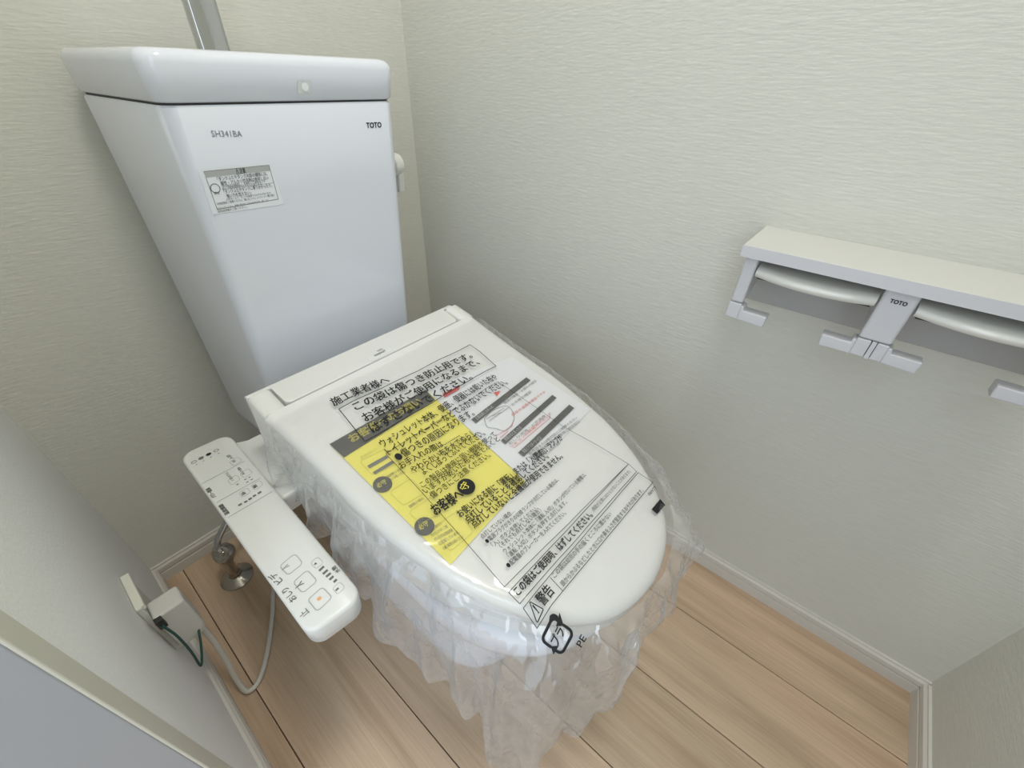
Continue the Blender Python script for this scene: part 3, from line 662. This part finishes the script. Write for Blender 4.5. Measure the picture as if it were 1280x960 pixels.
# plastic recycling mark on the hanging front of the film
ph = R(-43.5); d0 = Vector((math.sin(ph), -math.cos(ph))); MC = Vector((CX, .2)) + d0 * (rad(ph) + .0125)
e1 = Vector((.985, .17)); e2 = Vector((-.17, .985))
def mk(u, v): return MC + e1 * u + e2 * v
sz = .0125
loop0 = roundpoly([(-sz, -sz), (sz, -sz), (sz, sz), (-sz, sz)], .006, 5); loop = []
for (x0, y0), (x1, y1) in zip(loop0, loop0[1:] + loop0[:1]):
    kk = max(1, int(math.hypot(x1 - x0, y1 - y0) / .0015)); loop += [(x0 + (x1 - x0) * i / kk, y0 + (y1 - y0) * i / kk) for i in range(kk)]
segs = ring2(loop, .0027); nl = len(segs)
gap = lambda q: (abs(q[0][0] - sz) < .003 and -.001 < q[0][1] < .0035) or (abs(q[0][0] + sz) < .003 and -.0035 < q[0][1] < .001)
arcs = [[q for q in segs if not gap(q) and (q[0][1] - .3 * q[0][0] > 0) == up] for up in (True, False)]
for arc, tip in zip(arcs, ([(sz + .003, .005), (sz - .0065, .005), (sz - .0017, -.001)], [(-sz - .003, -.005), (-sz + .0065, -.005), (-sz + .0017, .001)])):
    bpoly('recycling_arrow', [[mk(*p) for p in q] for q in arc + [tip]])
def mtext(body, u0, u1, v0, h, bold):
    a, b = mk(u0, v0), mk(u1, v0); put(text3('print', body, (a.x, a.y, .45), (b.x, b.y, .45), (e2.x, e2.y, 0), h, M_ink, None, bold, BL, bag_point), bag)
mtext('プラ', -.0075, .0075, -.0042, .0108, .02); mtext('PE', .004, .014, -.025, .010, .01)

# ------------------------------------------------------------------ paper holder with shelf
hold = tag(empty('paper_holder', (XR, -.063, .70)), 'white double toilet roll holder with shelf, mounted on the right-hand wall', 'holder')
def HO(o): return put(o, hold)
HF, HY0, HY1 = XR - .112, -.227, .101
HO(MB().box(HF + .001, XR, HY0, HY1, .7015, .7155).build('shelf', M_board, bevel=.0008, seg=2))
HO(MB().box(HF, HF + .001, HY0, HY1, .7015, .7152).build('front_edge_shade', M_hold))  # added strip; its bluish grey stands in for shade on the shelf front
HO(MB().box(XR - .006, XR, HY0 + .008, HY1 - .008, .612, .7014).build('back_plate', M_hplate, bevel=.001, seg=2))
def arm(y0, y1):
    mb = MB(); x0 = HF + .010
    pr = [(x0, .7014), (x0, .640), (x0 + .020, .640), (x0 + .055, .655), (XR - .006, .660), (XR - .006, .7014)]
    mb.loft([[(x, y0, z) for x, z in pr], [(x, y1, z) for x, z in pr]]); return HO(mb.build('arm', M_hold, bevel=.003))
def hook(y_arm0, y_arm1, direction):
    "moving lug at the foot of an arm with its prong reaching towards the roll"
    x0 = HF + .0095; mb = MB(); s = direction; ya, yb = (y_arm0, y_arm1)
    yi = yb if s > 0 else ya
    out = [(ya, .6395), (yb, .6395), (yb, .618), (ya, .618)]
    mb.loft([[(x, y, z) for y, z in out] for x in (x0, x0 + .016)])
    t1 = yi + s * .033; pl = [(yi - s * .0005, .618), (t1 - s*.001, .617), (t1, .632), (yi + s * .004, .632), (yi + s * .0035, .6375), (yi - s * .0005, .6375)]
    mb.loft([[(x, y, z) for y, z in pl] for x in (x0 - .001, x0 + .017)])
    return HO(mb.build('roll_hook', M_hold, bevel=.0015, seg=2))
arm(.080, .0955); hook(.0795, .0955, -1)
arm(-.0795, -.0485); hook(-.0625, -.0485, 1); hook(-.0795, -.0682, -1)
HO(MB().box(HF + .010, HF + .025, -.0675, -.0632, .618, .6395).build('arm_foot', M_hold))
arm(-.2215, -.206); hook(-.2215, -.2055, 1)
def flap(y0, y1):
    mb = MB(); nseg = 14; rings = []
    for i in range(nseg + 1):
        t = i / nseg; y = y0 + (y1 - y0) * t; bulge = .009 * (1 - (2 * t - 1) ** 2); x0 = HF + .011 - bulge; lo = .677 - .002 * (1 - (2*t-1)**2)
        pr = [(x0 + .004, lo), (x0 + .0005, lo + .003), (x0, lo + .007), (x0 + .003, lo + .0105), (x0 + .012, lo + .013), (XR - .012, .692), (XR - .012, .689), (x0 + .02, lo + .009), (x0 + .008, lo + .003)]
        rings.append([(x, y, z) for x, z in pr])
    mb.loft(rings); fo = HO(mb.build('paper_cutter_flap', M_gloss, auto=60))
    e = MB().box(HF + .0165, HF + .020, y0 + .003, y1 - .003, .6742, .6772).build('cutter_edge', M_dark); e.parent = fo; e.matrix_parent_inverse = Matrix()
flap(-.0465, .0785); flap(-.2045, -.0815)
a = hit(1115, 378.5, (1, 0, 0), HF + .010); b = hit(1135, 382.5, (1, 0, 0), HF + .010)
put(text3('brand_lettering', 'TOTO', (HF + .0098, -.0565, .6865), (HF + .0098, -.0715, .6865), (0, 0, 1), .0062, M_ink, None, .03), hold)

# ------------------------------------------------------------------ outlet, plug, cord, valve
ot = tag(empty('wall_outlet', (XL, .565, .24)), 'white wall socket plate low on the left wall behind the plug', 'socket')
put(MB().box(XL, XL + .007, .528, .600, .182, .302).build('cover_plate', M_plug, bevel=.002), ot)
put(MB().box(XL + .0005, XL + .0105, .530, .598, .294, .303).build('top_hood', mat('hood_white', (.78, .78, .70), .4), bevel=.0015), ot)
pg = tag(empty('power_plug', (XL + .01, .53, .24)), 'chunky white residual-current plug with white cord and green earth wire', 'plug')
mb = MB().loft([[(XL + .0075, .517 + a, z), (-.058 - b, .517 + a, z), (-.058 - b, .550 - a, z), (XL + .0075, .550 - a, z)] for a, b, z in ((.004, .004, .190), (0, 0, .215), (0, 0, .281))])
put(mb.build('plug_body', M_plug, bevel=.004), pg)
mb = MB(); tube(mb, [(-.066, .530, .195), (-.066, .529, .15), (-.070, .524, .09), (-.076, .512, .035), (-.074, .500, .008), (-.055, .503, .0045), (-.025, .535, .0042), (.012, .592, .0042), (.050, .66, .0042), (.115, .745, .0044), (.16, .775, .01)], .0042)
put(mb.build('cord', M_cord, smooth=True), pg)
mb = MB(); tube(mb, [(XL + .012, .508, .272), (XL + .016, .500, .245), (XL + .015, .497, .20), (XL + .012, .494, .165), (XL + .018, .498, .172), (-.075, .508, .19), (-.068, .520, .205)], .0016, 8)
put(mb.build('earth_wire', M_grn, smooth=True), pg)
put(MB().box(XL + .0072, XL + .016, .5105, .520, .262, .280).build('earth_terminal', M_dark, bevel=.001), pg)
sv = tag(empty('stop_valve', (.003, .728, 0)), 'chrome water stop valve rising from the floor behind the control panel', 'valve')
mb = MB(); lathe(mb, [(.031, 0), (.031, .003), (.027, .006), (.016, .0105), (.0125, .013), (.0115, .02)], (.004, .730, 0)); put(mb.build('floor_flange', M_nickel, auto=40), sv)
mb = MB(); lathe(mb, [(.0105, 0), (.0105, .055), (.013, .056), (.013, .095), (.010, .10), (.008, .104)], (.004, .730, .006)); put(mb.build('riser', M_nickel, auto=40), sv)
mb = MB(); lathe(mb, [(.008, 0), (.008, .010), (.017, .011), (.0195, .016), (.0195, .026), (.016, .031), (.012, .032), (.011, .0285), (.0055, .0285), (.005, .032), (.0002, .032)], (.018, .734, .080), (-.45, -.5, .6)); put(mb.build('valve_handle', M_nickel, auto=40), sv)
mb = MB(); tube(mb, [(.004, .730, .104), (.012, .732, .125), (.04, .738, .15), (.10, .75, .20), (.185, .76, .26)], .006); put(mb.build('supply_hose', M_chrome, smooth=True), sv)
